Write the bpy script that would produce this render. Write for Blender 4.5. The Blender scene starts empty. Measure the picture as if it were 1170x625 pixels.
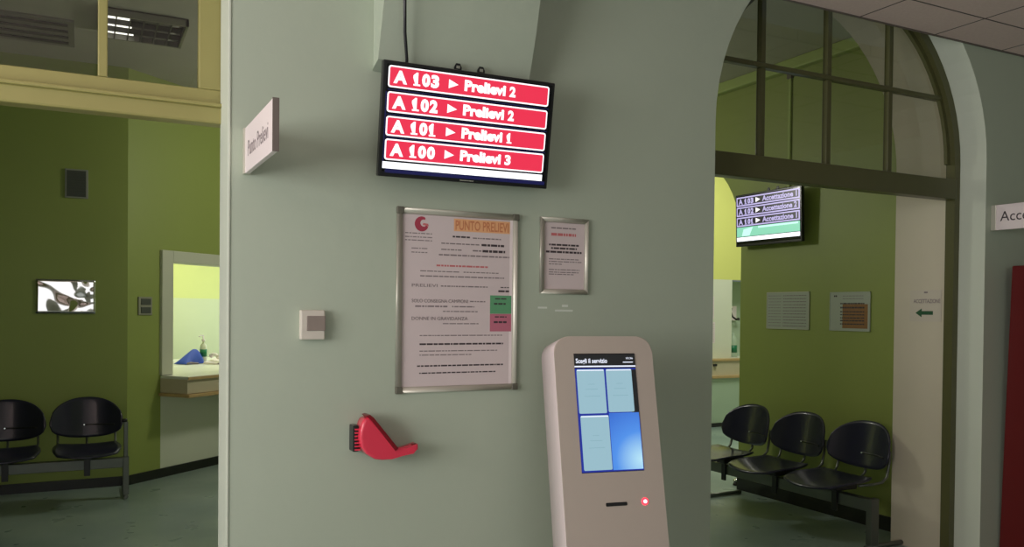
import bpy, bmesh, math, random
from mathutils import Vector, Matrix, Euler
random.seed(7)
S = bpy.context.scene
COL = S.collection
R = math.radians

# ------------------------------------------------------------------ camera
cam_d = bpy.data.cameras.new('camera'); cam = bpy.data.objects.new('camera', cam_d); COL.objects.link(cam)
S.camera = cam
YAW, PITCH, ROLL, F, PY = .4716, -.0139, .0103, 965.18, 368.79
f = Vector((math.sin(YAW)*math.cos(PITCH), math.cos(YAW)*math.cos(PITCH), math.sin(PITCH)))
r = Vector((math.cos(YAW), -math.sin(YAW), 0)); u = r.cross(f)
r2 = r*math.cos(ROLL)+u*math.sin(ROLL); u2 = -r*math.sin(ROLL)+u*math.cos(ROLL)
m = Matrix((r2, u2, -f)).transposed().to_4x4(); m.translation = Vector((0, -3.1967, 1.5))
cam.matrix_world = m
cam_d.sensor_fit = 'HORIZONTAL'; cam_d.sensor_width = 36; cam_d.lens = 36*F/1170
cam_d.shift_y = (PY-312.5)/1170; cam_d.clip_start = .02; cam_d.clip_end = 100

# ------------------------------------------------------------------ world, exposure
w = bpy.data.worlds.new('world'); S.world = w; w.use_nodes = True
w.node_tree.nodes['Background'].inputs[0].default_value = (.5, .55, .6, 1)
w.node_tree.nodes['Background'].inputs[1].default_value = .25
S.view_settings.view_transform = 'Standard'; S.view_settings.look = 'None'
S.view_settings.gamma = 1; S.view_settings.use_curve_mapping = False
S.view_settings.exposure = 0.38

# ------------------------------------------------------------------ lights
def area(name, loc, rot, sx, sy, power, color=(1, 1, 1)):
    d = bpy.data.lights.new(name, 'AREA'); d.shape = 'RECTANGLE'; d.size = sx; d.size_y = sy
    d.energy = power; d.color = color
    o = bpy.data.objects.new(name, d); COL.objects.link(o); o.location = loc; o.rotation_euler = rot
    return o
area('window_daylight', (-2.9, -2.1, 1.85), (0, R(-103), 0), 1.7, 2.6, 118, (1, .96, .95))      # big window of the front hall, left of the camera
area('rear_fill', (.2, -7.3, 1.75), (R(90), 0, 0), 3.4, 2.0, 22, (.97, .97, 1))    # added light behind the camera: fills the hall, glints in the foil plate
area('desk_ceiling_lamp', (7.0, 3.9, 3.9), (0, 0, 0), 1.2, 1.2, 50, (1, 1, .9))                 # registration room, right
area('seat_sheen_fill', (3.42, 7.42, 1.65), (R(90), 0, math.atan2(.648, .762)), 1.2, 1.7, 34, (.55, .6, 1))   # added bluish light hidden behind the pier, for a sheen on the seats
area('office_ceiling_lamp', (1.6, 6.6, 2.9), (0, 0, 0), 1.0, 1.0, 26, (1, 1, .9))               # blood test office, left
pl = bpy.data.lights.new('waiting_room_fill', 'POINT'); pl.energy = 41; pl.color = (1, .98, .88); pl.shadow_soft_size = .18  # unseen point light, added to lift the waiting room and its ceiling
plo = bpy.data.objects.new('waiting_room_fill', pl); COL.objects.link(plo); plo.location = (2.6, 3.55, 2.75)

# ------------------------------------------------------------------ materials
M = {}
def mat(name, col, rough=.6, metal=0, noise=0, nscale=6, bump=0, bscale=60, emit=None, estr=1, coat=0, spec=.5):
    if name in M: return M[name]
    mt = bpy.data.materials.new(name); mt.use_nodes = True; nt = mt.node_tree; b = nt.nodes['Principled BSDF']
    b.inputs['Base Color'].default_value = (*col, 1); b.inputs['Roughness'].default_value = rough
    b.inputs['Metallic'].default_value = metal; b.inputs['Coat Weight'].default_value = coat
    b.inputs['Specular IOR Level'].default_value = spec
    tc = nt.nodes.new('ShaderNodeTexCoord')
    if noise:
        n = nt.nodes.new('ShaderNodeTexNoise'); n.inputs['Scale'].default_value = nscale; n.inputs['Detail'].default_value = 5
        nt.links.new(tc.outputs['Object'], n.inputs['Vector'])
        mx = nt.nodes.new('ShaderNodeMix'); mx.data_type = 'RGBA'
        mx.inputs[6].default_value = (*[c*(1-noise) for c in col], 1); mx.inputs[7].default_value = (*[min(1, c*(1+noise)) for c in col], 1)
        nt.links.new(n.outputs['Fac'], mx.inputs[0]); nt.links.new(mx.outputs[2], b.inputs['Base Color'])
    if bump:
        n = nt.nodes.new('ShaderNodeTexNoise'); n.inputs['Scale'].default_value = bscale; n.inputs['Detail'].default_value = 4
        nt.links.new(tc.outputs['Object'], n.inputs['Vector'])
        bp = nt.nodes.new('ShaderNodeBump'); bp.inputs['Strength'].default_value = bump; bp.inputs['Distance'].default_value = .01
        nt.links.new(n.outputs['Fac'], bp.inputs['Height']); nt.links.new(bp.outputs[0], b.inputs['Normal'])
    if emit:
        b.inputs['Emission Color'].default_value = (*emit, 1); b.inputs['Emission Strength'].default_value = estr
    M[name] = mt; return mt
def glow(name, col, s=1):      # a lit patch of a screen
    return mat(name, (.01, .01, .01), .3, emit=col, estr=s)
def srgb(r, g, b):
    return tuple(((c/255)/12.92 if c/255 <= .04045 else ((c/255+.055)/1.055)**2.4) for c in (r, g, b))

mat('wall_paint', srgb(178, 189, 171), .45, noise=.04, nscale=1.5, bump=.12, bscale=14)
mat('reveal_paint', srgb(205, 212, 196), .5, noise=.03)
mat('jamb_cream', srgb(206, 198, 176), .6, noise=.06, nscale=3, bump=.1, bscale=12)
mat('green_paint', srgb(150, 164, 84), .5, noise=.05, nscale=2, bump=.08, bscale=20)
mat('yellow_green_paint', srgb(222, 226, 128), .6, noise=.02)
mat('pale_green_paint', srgb(214, 220, 160), .6, noise=.02)
mat('white_paint', srgb(222, 226, 205), .5, noise=.02)
mat('mint_panel', srgb(176, 196, 170), .5, noise=.03)
mat('cove', srgb(172, 190, 110), .6)
mat('olive_frame', srgb(84, 84, 50), .35, noise=.08, nscale=9)
mat('yellow_frame', srgb(150, 144, 88), .4, noise=.06, nscale=5)
mat('baseboard', (.012, .013, .012), .35)
mat('wood_edge', srgb(190, 160, 110), .45, noise=.15, nscale=12)
mat('counter_white', srgb(225, 225, 210), .35, noise=.02)
mat('counter_front', srgb(200, 190, 160), .5, noise=.05)
mat('black_plastic', (.012, .012, .014), .3)
mat('screen_black', (.006, .006, .009), .12)
mat('alu', srgb(196, 194, 180), .38, metal=.4, noise=.03)
mat('alu_corner', srgb(120, 118, 106), .4, metal=.5)
mat('paper', srgb(214, 200, 200), .35)
mat('paper_grey', srgb(176, 184, 170), .35)
mat('ink', srgb(66, 56, 60), .6)
mat('ink_soft', srgb(134, 122, 124), .6)
mat('ink_red', srgb(200, 112, 114), .6)
mat('ink_crimson', srgb(170, 60, 80), .6)
mat('orange', srgb(232, 178, 130), .5)
mat('orange_ink', srgb(205, 130, 90), .5)
mat('orange_block', srgb(146, 104, 56), .5, noise=.2, nscale=30)
mat('green_block', srgb(96, 160, 116), .5)
mat('pink_block', srgb(190, 110, 130), .5)
mat('arrow_green', srgb(30, 84, 50), .5)
mat('sign_white', srgb(236, 224, 224), .4)
mat('sign_edge', srgb(110, 100, 94), .5)
mat('kiosk_shell', srgb(186, 174, 163), .42, noise=.015)
mat('kiosk_shell_lit', srgb(228, 214, 214), .42)  # shell tone made paler: light from the left put into the colour
mat('beige_plastic', srgb(206, 200, 188), .45)
mat('grey_brown_plastic', srgb(140, 128, 120), .45)
mat('red_plastic', srgb(226, 58, 84), .32, coat=.3)
mat('dark_red_plastic', srgb(120, 8, 24), .3)
mat('red_metal', srgb(100, 5, 5), .5, noise=.05, nscale=3)
mat('seat_plastic', (.016, .016, .040), .30, coat=.3)
mat('steel', srgb(112, 116, 110), .38, metal=.7)
mat('chrome', (.8, .8, .8), .12, metal=1)
mat('grille', srgb(78, 82, 74), .5)
mat('grille_rim', srgb(150, 152, 140), .5)
mat('hatch_frame', srgb(206, 208, 186), .45)
mat('switch_grey', srgb(150, 150, 130), .5)
mat('blue_fabric', srgb(50, 80, 180), .7, noise=.1, nscale=20)
mat('white_cloth', srgb(215, 220, 205), .8, noise=.05, bump=.3, bscale=20)
mat('green_plastic', srgb(30, 120, 80), .4)
mat('room_ceiling', srgb(196, 194, 176), .85, noise=.04, nscale=3)
mat('lamp_body', srgb(150, 150, 140), .35, metal=.4)
mat('tape', srgb(215, 222, 212), .3)
mat('lamp_tube', (.8, .8, .8), .4, emit=(1, .98, .9), estr=1.6)

def tile_ceiling():
    mt = bpy.data.materials.new('ceiling_tiles'); mt.use_nodes = True; nt = mt.node_tree; b = nt.nodes['Principled BSDF']
    tc = nt.nodes.new('ShaderNodeTexCoord'); sp = nt.nodes.new('ShaderNodeSeparateXYZ'); nt.links.new(tc.outputs['Object'], sp.inputs[0])
    def line(out, off):
        a = nt.nodes.new('ShaderNodeMath'); a.operation = 'SUBTRACT'; nt.links.new(out, a.inputs[0]); a.inputs[1].default_value = off
        d = nt.nodes.new('ShaderNodeMath'); d.operation = 'DIVIDE'; nt.links.new(a.outputs[0], d.inputs[0]); d.inputs[1].default_value = .6
        fr = nt.nodes.new('ShaderNodeMath'); fr.operation = 'FRACT'; nt.links.new(d.outputs[0], fr.inputs[0])
        s = nt.nodes.new('ShaderNodeMath'); s.operation = 'SUBTRACT'; nt.links.new(fr.outputs[0], s.inputs[0]); s.inputs[1].default_value = .5
        ab = nt.nodes.new('ShaderNodeMath'); ab.operation = 'ABSOLUTE'; nt.links.new(s.outputs[0], ab.inputs[0])
        g = nt.nodes.new('ShaderNodeMath'); g.operation = 'GREATER_THAN'; nt.links.new(ab.outputs[0], g.inputs[0]); g.inputs[1].default_value = .491
        return g
    a = line(sp.outputs[0], 3.684); c = line(sp.outputs[1], -.305)
    mx = nt.nodes.new('ShaderNodeMath'); mx.operation = 'MAXIMUM'; nt.links.new(a.outputs[0], mx.inputs[0]); nt.links.new(c.outputs[0], mx.inputs[1])
    n = nt.nodes.new('ShaderNodeTexNoise'); n.inputs['Scale'].default_value = 60; n.inputs['Detail'].default_value = 6
    nt.links.new(tc.outputs['Object'], n.inputs['Vector'])
    m0 = nt.nodes.new('ShaderNodeMix'); m0.data_type = 'RGBA'; m0.inputs[6].default_value = (*srgb(226, 200, 194), 1); m0.inputs[7].default_value = (*srgb(244, 220, 214), 1)
    nt.links.new(n.outputs['Fac'], m0.inputs[0])
    m1 = nt.nodes.new('ShaderNodeMix'); m1.data_type = 'RGBA'; m1.inputs[7].default_value = (*srgb(90, 76, 72), 1)
    nt.links.new(mx.outputs[0], m1.inputs[0]); nt.links.new(m0.outputs[2], m1.inputs[6]); nt.links.new(m1.outputs[2], b.inputs['Base Color'])
    b.inputs['Roughness'].default_value = .85
    M['ceiling_tiles'] = mt
tile_ceiling()

def floor_mat():
    mt = bpy.data.materials.new('vinyl_floor'); mt.use_nodes = True; nt = mt.node_tree; b = nt.nodes['Principled BSDF']
    tc = nt.nodes.new('ShaderNodeTexCoord')
    n = nt.nodes.new('ShaderNodeTexNoise'); n.inputs['Scale'].default_value = 1.1; n.inputs['Detail'].default_value = 3; n.inputs['Roughness'].default_value = .5
    nt.links.new(tc.outputs['Object'], n.inputs['Vector'])
    cr = nt.nodes.new('ShaderNodeValToRGB'); cr.color_ramp.elements[0].position = .35; cr.color_ramp.elements[1].position = .68
    cr.color_ramp.elements[0].color = (*srgb(128, 148, 142), 1); cr.color_ramp.elements[1].color = (*srgb(158, 176, 166), 1)
    nt.links.new(n.outputs['Fac'], cr.inputs[0]); nt.links.new(cr.outputs[0], b.inputs['Base Color'])
    n2 = nt.nodes.new('ShaderNodeTexNoise'); n2.inputs['Scale'].default_value = 5
    nt.links.new(tc.outputs['Object'], n2.inputs['Vector'])
    mr = nt.nodes.new('ShaderNodeMapRange'); mr.inputs[3].default_value = .22; mr.inputs[4].default_value = .38
    nt.links.new(n2.outputs['Fac'], mr.inputs[0]); nt.links.new(mr.outputs[0], b.inputs['Roughness'])
    M['vinyl_floor'] = mt
floor_mat()

def glass_mat():
    mt = bpy.data.materials.new('pane_glass'); mt.use_nodes = True; nt = mt.node_tree
    nt.nodes.remove(nt.nodes['Principled BSDF']); out = nt.nodes['Material Output']
    t = nt.nodes.new('ShaderNodeBsdfTransparent'); t.inputs[0].default_value = (.86, .86, .84, 1)
    g = nt.nodes.new('ShaderNodeBsdfGlossy'); g.inputs['Roughness'].default_value = .03; g.inputs[0].default_value = (1, 1, 1, 1)
    fr = nt.nodes.new('ShaderNodeFresnel'); fr.inputs[0].default_value = 1.5
    ge = nt.nodes.new('ShaderNodeNewGeometry'); iv = nt.nodes.new('ShaderNodeMath'); iv.operation = 'SUBTRACT'; iv.inputs[0].default_value = 1
    nt.links.new(ge.outputs['Backfacing'], iv.inputs[1]); ml = nt.nodes.new('ShaderNodeMath'); ml.operation = 'MULTIPLY'
    nt.links.new(iv.outputs[0], ml.inputs[0]); nt.links.new(fr.outputs[0], ml.inputs[1])
    mx = nt.nodes.new('ShaderNodeMixShader'); nt.links.new(ml.outputs[0], mx.inputs[0]); nt.links.new(t.outputs[0], mx.inputs[1]); nt.links.new(g.outputs[0], mx.inputs[2])
    nt.links.new(mx.outputs[0], out.inputs[0]); M['pane_glass'] = mt
glass_mat()

def plate_mat():     # thin crinkled mirror foil
    mt = bpy.data.materials.new('mirror_foil'); mt.use_nodes = True; nt = mt.node_tree; b = nt.nodes['Principled BSDF']
    b.inputs['Base Color'].default_value = (.72, .70, .70, 1); b.inputs['Metallic'].default_value = 1; b.inputs['Roughness'].default_value = .06
    tc = nt.nodes.new('ShaderNodeTexCoord')
    n = nt.nodes.new('ShaderNodeTexNoise'); n.inputs['Scale'].default_value = 3.2; n.inputs['Detail'].default_value = 1.0; n.inputs['Distortion'].default_value = .8
    nt.links.new(tc.outputs['Object'], n.inputs['Vector'])
    bp = nt.nodes.new('ShaderNodeBump'); bp.inputs['Strength'].default_value = 1; bp.inputs['Distance'].default_value = .028
    nt.links.new(n.outputs['Fac'], bp.inputs['Height']); nt.links.new(bp.outputs[0], b.inputs['Normal'])
    M['mirror_foil'] = mt
plate_mat()

# ------------------------------------------------------------------ helpers
def meta(o, label=None, cat=None, group=None, kind=None):
    if label: o['label'] = label
    if cat: o['category'] = cat
    if group: o['group'] = group
    if kind: o['kind'] = kind
    return o
def thing(name, label, cat, loc=(0, 0, 0), rot=(0, 0, 0), group=None):
    o = bpy.data.objects.new(name, None); COL.objects.link(o); o.location = loc; o.rotation_euler = rot
    o.empty_display_size = .1
    return meta(o, label, cat, group)
class MB:
    """collects shapes into one mesh object"""
    def __init__(s): s.bm = bmesh.new(); s.mats = []
    def mi(s, name):
        if name not in s.mats: s.mats.append(name)
        return s.mats.index(name)
    def _new(s, verts, faces, mt, smooth=False):
        vs = [s.bm.verts.new(v) for v in verts]; k = s.mi(mt); out = []
        for f_ in faces:
            try: fc = s.bm.faces.new([vs[i] for i in f_])
            except ValueError: continue
            fc.material_index = k; fc.smooth = smooth; out.append(fc)
        return vs, out
    def box(s, a, b, mt, bev=0, T=None):
        x0, y0, z0 = [min(p, q) for p, q in zip(a, b)]; x1, y1, z1 = [max(p, q) for p, q in zip(a, b)]
        v = [Vector(q) for q in ((x0, y0, z0), (x1, y0, z0), (x1, y1, z0), (x0, y1, z0), (x0, y0, z1), (x1, y0, z1), (x1, y1, z1), (x0, y1, z1))]
        if T: v = [T @ q for q in v]
        vs, fs = s._new(v, [(0, 3, 2, 1), (4, 5, 6, 7), (0, 1, 5, 4), (1, 2, 6, 5), (2, 3, 7, 6), (3, 0, 4, 7)], mt)
        if bev:
            es = list({e for f_ in fs for e in f_.edges})
            bmesh.ops.bevel(s.bm, geom=es, offset=bev, segments=2, affect='EDGES', profile=.5, clamp_overlap=True)
        return s
    def prism(s, pts, y0, y1, mt, mtside=None, bev=0, T=None, smooth=False):
        """outline in local XZ extruded from y0 (front) to y1; outline counter-clockwise seen from -y"""
        n = len(pts); v = [Vector((p[0], y0, p[1])) for p in pts]+[Vector((p[0], y1, p[1])) for p in pts]
        if T: v = [T @ q for q in v]
        vs, fs = s._new(v, [tuple(range(n)), tuple(range(2*n-1, n-1, -1))], mt)
        k = s.mi(mtside or mt)
        sd = []
        for i in range(n):
            j = (i+1) % n
            fc = s.bm.faces.new([vs[i], vs[i+n], vs[j+n], vs[j]]); fc.material_index = k; fc.smooth = smooth; sd.append(fc)
        if bev:
            es = list(fs[0].edges)
            bmesh.ops.bevel(s.bm, geom=es, offset=bev, segments=3, affect='EDGES', profile=.5, clamp_overlap=True)
        return s
    def vprism(s, pts, z0, z1, mt):
        """plan outline (x,y) extruded in z"""
        n = len(pts)
        s._new([(p[0], p[1], z0) for p in pts]+[(p[0], p[1], z1) for p in pts],
               [tuple(range(n-1, -1, -1)), tuple(range(n, 2*n))]+[(i, (i+1) % n, (i+1) % n+n, i+n) for i in range(n)], mt)
        return s
    def tube(s, path, rad, mt, seg=10, closed=False):
        P = [Vector(p) for p in path]; rings = []; k = s.mi(mt); prev = None
        for i, p in enumerate(P):
            t = (P[min(i+1, len(P)-1)]-P[max(i-1, 0)]).normalized()
            if prev is None:
                a = Vector((0, 0, 1)) if abs(t.z) < .9 else Vector((1, 0, 0)); n = t.cross(a).normalized()
            else: n = (prev-t*prev.dot(t)).normalized()
            prev = n; b = t.cross(n); rr = rad[i] if isinstance(rad, (list, tuple)) else rad
            rings.append([s.bm.verts.new(p+(n*math.cos(q*2*math.pi/seg)+b*math.sin(q*2*math.pi/seg))*rr) for q in range(seg)])
        for a, b in zip(rings, rings[1:]):
            for q in range(seg):
                fc = s.bm.faces.new([a[q], a[(q+1) % seg], b[(q+1) % seg], b[q]]); fc.material_index = k; fc.smooth = True
        for rg, rev in ((rings[0], True), (rings[-1], False)):
            fc = s.bm.faces.new(rg[::-1] if rev else rg); fc.material_index = k
        return s
    def lathe(s, prof, mt, c=(0, 0, 0), seg=20, T=None):
        rings = []; k = s.mi(mt)
        for (rr, z) in prof:
            ring = []
            for q in range(seg):
                a = q*2*math.pi/seg; v = Vector((c[0]+rr*math.cos(a), c[1]+rr*math.sin(a), c[2]+z))
                ring.append(s.bm.verts.new(T @ v if T else v))
            rings.append(ring)
        for a, b in zip(rings, rings[1:]):
            for q in range(seg):
                fc = s.bm.faces.new([a[q], a[(q+1) % seg], b[(q+1) % seg], b[q]]); fc.material_index = k; fc.smooth = True
        for rg in (rings[0][::-1], rings[-1]):
            fc = s.bm.faces.new(rg); fc.material_index = k
        return s
    def grid(s, fn, nu, nv, th, mt, smooth=True):
        """surface fn(u,v)->(point, normal) thickened by th"""
        k = s.mi(mt); F_, B_ = [], []
        for i in range(nu+1):
            a, b = [], []
            for j in range(nv+1):
                p, n = fn(i/nu, j/nv); p = Vector(p); n = Vector(n).normalized()
                a.append(s.bm.verts.new(p)); b.append(s.bm.verts.new(p+n*th))
            F_.append(a); B_.append(b)
        def q(*v):
            if len(set(v)) < 3: return
            try: fc = s.bm.faces.new(v)
            except ValueError: return
            fc.material_index = k; fc.smooth = smooth
        for i in range(nu):
            for j in range(nv):
                q(F_[i][j], F_[i+1][j], F_[i+1][j+1], F_[i][j+1]); q(B_[i][j], B_[i][j+1], B_[i+1][j+1], B_[i+1][j])
        for i in range(nu):
            q(F_[i][0], B_[i][0], B_[i+1][0], F_[i+1][0]); q(F_[i][nv], F_[i+1][nv], B_[i+1][nv], B_[i][nv])
        for j in range(nv):
            q(F_[0][j], F_[0][j+1], B_[0][j+1], B_[0][j]); q(F_[nu][j], B_[nu][j], B_[nu][j+1], F_[nu][j+1])
        return s
    def obj(s, name, parent=None, loc=(0, 0, 0), rot=(0, 0, 0), recalc=True):
        if recalc: bmesh.ops.recalc_face_normals(s.bm, faces=s.bm.faces)
        me = bpy.data.meshes.new(name); s.bm.to_mesh(me); s.bm.free()
        for n in s.mats: me.materials.append(M[n])
        o = bpy.data.objects.new(name, me); COL.objects.link(o); o.parent = parent; o.location = loc; o.rotation_euler = rot
        return o
def struct(o): o['kind'] = 'structure'; return o
def rrect(x0, z0, x1, z1, rr, n=6):
    out = []
    for cx, cz, a0 in ((x1-rr, z0+rr, -90), (x1-rr, z1-rr, 0), (x0+rr, z1-rr, 90), (x0+rr, z0+rr, 180)):
        for i in range(n+1):
            a = R(a0+90*i/n); out.append((cx+rr*math.cos(a), cz+rr*math.sin(a)))
    return out
def text_obj(name, body, size, mt, parent, loc, rot=(0, 0, 0), width=None, bold=0, align='LEFT', th=.0006, height=None):
    """text as a thin mesh in the local XZ plane, facing -y"""
    c = bpy.data.curves.new('t', 'FONT'); c.body = body; c.size = size; c.align_x = align; c.offset = bold; c.extrude = th/2
    c.resolution_u = 3
    o = bpy.data.objects.new('t', c); COL.objects.link(o)
    dg = bpy.context.evaluated_depsgraph_get(); me = bpy.data.meshes.new_from_object(o.evaluated_get(dg))
    bpy.data.objects.remove(o); me.transform(Matrix.Rotation(R(90), 4, 'X'))
    if me.vertices:
        xs = [v.co.x for v in me.vertices]; zs = [v.co.z for v in me.vertices]
        sx = width/(max(xs)-min(xs)) if width else 1; sz = height/(max(zs)-min(zs)) if height else 1
        x0 = min(xs) if width else 0; z0 = min(zs) if height else 0
        if width or height:
            for v in me.vertices: v.co.x = (v.co.x-x0)*sx; v.co.z = (v.co.z-z0)*sz
    me.materials.clear(); me.materials.append(M[mt])
    me.name = name; ob = bpy.data.objects.new(name, me); COL.objects.link(ob); ob.parent = parent; ob.location = loc; ob.rotation_euler = rot
    return ob
ONE = [(.40, 0), (.40, .74), (.08, .58), (.08, .76), (.45, 1), (.66, 1), (.66, 0)]
def number_obj(name, body, wd, ht, mt, parent, loc, bold=0):
    cw = wd/len(body); parts = []
    root = None
    bm = bmesh.new()
    for i, ch in enumerate(body):
        if ch == '1':
            fs = []
            for pts in (ONE, [(.12, 0), (.94, 0), (.94, .13), (.12, .13)]):
                a = [bm.verts.new((i*cw+x*cw*.92, -.0003*(len(fs)), z*ht)) for x, z in pts]; fs.append(bm.faces.new(a))
        else:
            o = text_obj('g', ch, .1, mt, None, (0, 0, 0), width=cw*.90, height=ht, bold=bold)
            me = o.data; me.transform(Matrix.Translation((i*cw+cw*.04, 0, 0))); bm.from_mesh(me); bpy.data.objects.remove(o); bpy.data.meshes.remove(me)
    bmesh.ops.triangulate(bm, faces=[f_ for f_ in bm.faces if len(f_.verts) > 4])
    me = bpy.data.meshes.new(name); bm.to_mesh(me); bm.free(); me.materials.append(M[mt])
    ob = bpy.data.objects.new(name, me); COL.objects.link(ob); ob.parent = parent; ob.location = loc
    return ob
def dashes(mb, x0, x1, z, h, mt, y, dens=.85):
    """one line of print too small to read: runs of short word-long marks"""
    x = x0
    while x < x1-.003:
        wl = min(random.uniform(.006, .03), x1-x)
        mb.box((x, y-.0003, z-h/2), (x+wl, y, z+h/2), mt); x += wl+.003/dens

# ------------------------------------------------------------------ THE SETTING
WT = .62; HT = 3.6; ZC = 3.083
ac, ar, az = 3.7475, 1.0275, 2.42
prof = [(-4, 0), (-1.6, 0), (-1.6, 3.3), (.478, 3.3), (.478, 0), (2.72, 0), (2.72, az)]
for i in range(1, 32):
    a = math.pi-math.pi*i/32; prof.append((ac+ar*math.cos(a), az+ar*math.sin(a)))
prof += [(4.775, az), (4.775, 0), (6.6, 0)]
b = MB()
for (xa, za), (xb, zb) in zip(prof, prof[1:]):
    if xb-xa > 1e-6:
        b._new([(xa, 0, za), (xb, 0, zb), (xb, 0, HT), (xa, 0, HT)], [(0, 1, 2, 3)], 'wall_paint')
        sa, sb = [q+.16 if abs(q-.478) < 1e-6 else q for q in (xa, xb)]
        b._new([(sa, WT, za), (sb, WT, zb), (sb, WT, HT), (sa, WT, HT)], [(3, 2, 1, 0)], 'green_paint')
        b._new([(xa, 0, HT), (xb, 0, HT), (xb, WT, HT), (xa, WT, HT)], [(0, 1, 2, 3)], 'wall_paint')
    if za > 0 or zb > 0:
        b._new([(xa, 0, za), (xb, 0, zb), (xb, .2, zb), (xa, .2, za)], [(3, 2, 1, 0)], 'reveal_paint')
        sa, sb = [q+.16 if abs(q-.478) < 1e-6 else q for q in (xa, xb)]
        b._new([(xa, .2, za), (xb, .2, zb), (sb, WT, zb), (sa, WT, za)], [(3, 2, 1, 0)], 'jamb_cream')
bmesh.ops.remove_doubles(b.bm, verts=b.bm.verts, dist=1e-4)
struct(b.obj('wall_middle', recalc=False))
# corner guard on the left edge of the pier
b = MB(); b.box((.470, -.004, 0), (.479, .19, 3.3), 'reveal_paint', .002); struct(b.obj('trim_1'))
# plaster springer of the old vault, growing out of the pier above the screen
b = MB(); k = b.mi('wall_paint')
rows = []
for z, d in ((2.43, .01), (2.455, .085), (2.53, .108), (2.64, .145), (2.78, .18), (2.92, .21), (ZC, .24)):
    rows.append([(1.012, 0, z), (1.004, -d, z), (1.16, -d*1.005, z), (1.34, -d*1.01, z), (1.50, -d*1.005, z), (1.655, -d, z), (1.668, 0, z)])
vr = [[b.bm.verts.new(p) for p in rw] for rw in rows]
for a_, c_ in zip(vr, vr[1:]):
    for i in range(6):
        fc = b.bm.faces.new([a_[i], a_[i+1], c_[i+1], c_[i]]); fc.smooth = False
b.bm.faces.new(vr[0][::-1]); b.bm.faces.new(vr[-1])
struct(b.obj('trim_2'))
# floor
b = MB(); b.box((-4.2, -7.6, -.1), (10, 10.5, 0), 'vinyl_floor'); struct(b.obj('floor'))
# hall ceiling
b = MB(); b.box((-4, -7.5, ZC), (6.6, -.001, ZC+.06), 'ceiling_tiles'); struct(b.obj('ceiling'))
b = MB(); b.box((-4, -.014, ZC-.006), (.98, -.0012, ZC-.0005), 'sign_edge'); b.box((1.78, -.014, ZC-.006), (6.6, -.0012, ZC-.0005), 'sign_edge'); struct(b.obj('trim_3'))
b = MB(); b.box((-4, .62, 3.5), (5.0, 9.4, 3.56), 'room_ceiling'); struct(b.obj('ceiling'))
# hall walls (left one has the window opening the daylight comes from)
b = MB(); b.box((-3.1, -7.5, 0), (-3, -3.4, ZC), 'wall_paint'); b.box((-3.1, -.8, 0), (-3, 0, ZC), 'wall_paint')
b.box((-3.1, -3.4, 0), (-3, -.8, 1.0), 'wall_paint'); b.box((-3.1, -3.4, 2.7), (-3, -.8, ZC), 'wall_paint'); struct(b.obj('wall_left'))
b = MB()
for q in ((-3.4, 1.0, -3.34, 2.7), (-.86, 1.0, -.8, 2.7), (-2.13, 1.0, -2.07, 2.7), (-3.4, 1.0, -.8, 1.06), (-3.4, 2.64, -.8, 2.7)):
    b.box((-3.09, q[0], q[1]), (-3.02, q[2], q[3]), 'sign_white')
struct(b.obj('window_3'))
b = MB(); b.box((6.6, -7.5, 0), (6.7, .62, HT), 'wall_paint'); struct(b.obj('wall_right'))
b = MB(); b.box((-3.1, -7.6, 0), (6.7, -7.5, ZC), 'wall_paint'); struct(b.obj('wall_front'))

# waiting room behind the pier
OX, OY = .346, 4.592; DX, DY = .762, .648; NX, NY = .648, -.762     # slanting wall: origin, direction, normal into the room
def LW(s, out, z): return Vector((OX+DX*s+NX*out, OY+DY*s+NY*out, z))
TL = Matrix(((DX, -NX, 0, OX), (DY, -NY, 0, OY), (0, 0, 1, 0), (0, 0, 0, 1)))   # local x along, y into wall
LROT = (0, 0, math.atan2(DY, DX)); LOC = (OX, OY, 0)
DROT = (0, 0, 0)                                 # dark wall runs left, parallel to the pier
b = MB(); b.box((-4.6, 0, 0), (0, .1, 3.5), 'green_paint'); struct(b.obj('wall_back', loc=LOC, rot=DROT))
b = MB()
b.box((0, 0, 0), (.365, .12, 3.5), 'green_paint'); b.box((.365, 0, 1.96), (1.56, .12, 3.5), 'green_paint')
b.box((.365, 0, 0), (1.56, .12, .87), 'white_paint'); b.box((1.56, 0, 0), (6.28, .12, 3.5), 'green_paint')
struct(b.obj('wall_slanted', loc=LOC, rot=LROT))
b = MB(); b.box((-4.6, -.014, 0), (-.003, -.001, .08), 'baseboard'); struct(b.obj('baseboard_back', loc=LOC, rot=DROT))
b = MB(); b.box((.004, -.014, 0), (6.0, -.001, .08), 'baseboard'); struct(b.obj('baseboard_slanted', loc=LOC, rot=LROT))
b = MB(); b.box((-4.1, .62, 0), (-4, 6, 3.5), 'green_paint'); struct(b.obj('wall_far_left'))
# reception hatch frame in the slanting wall
b = MB()
for x0, z0, x1, z1 in ((.352, .903, .482, 2.005), (1.46, .903, 1.60, 2.005), (.482, 1.90, 1.46, 2.005)):
    b.box((x0, -.03, z0), (x1, .14, z1), 'hatch_frame', .006)
wn = struct(b.obj('window_4', loc=LOC, rot=LROT))
# office behind the hatch
b = MB()
for y0, z0, z1, mt in ((2.2, 0, 1.62, 'pale_green_paint'), (2.2, 1.62, 3.0, 'yellow_green_paint')):
    b.box((.02, y0, z0), (4.5, y0+.1, z1), mt)
b.box((.02, .12, 0), (.12, 2.3, 3.0), 'pale_green_paint'); b.box((4.5, .12, 0), (4.6, 2.3, 3.0), 'pale_green_paint'); b.box((.02, .12, 3.0), (4.6, 2.3, 3.08), 'white_paint')
struct(b.obj('wall_office', loc=LOC, rot=LROT))

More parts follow.
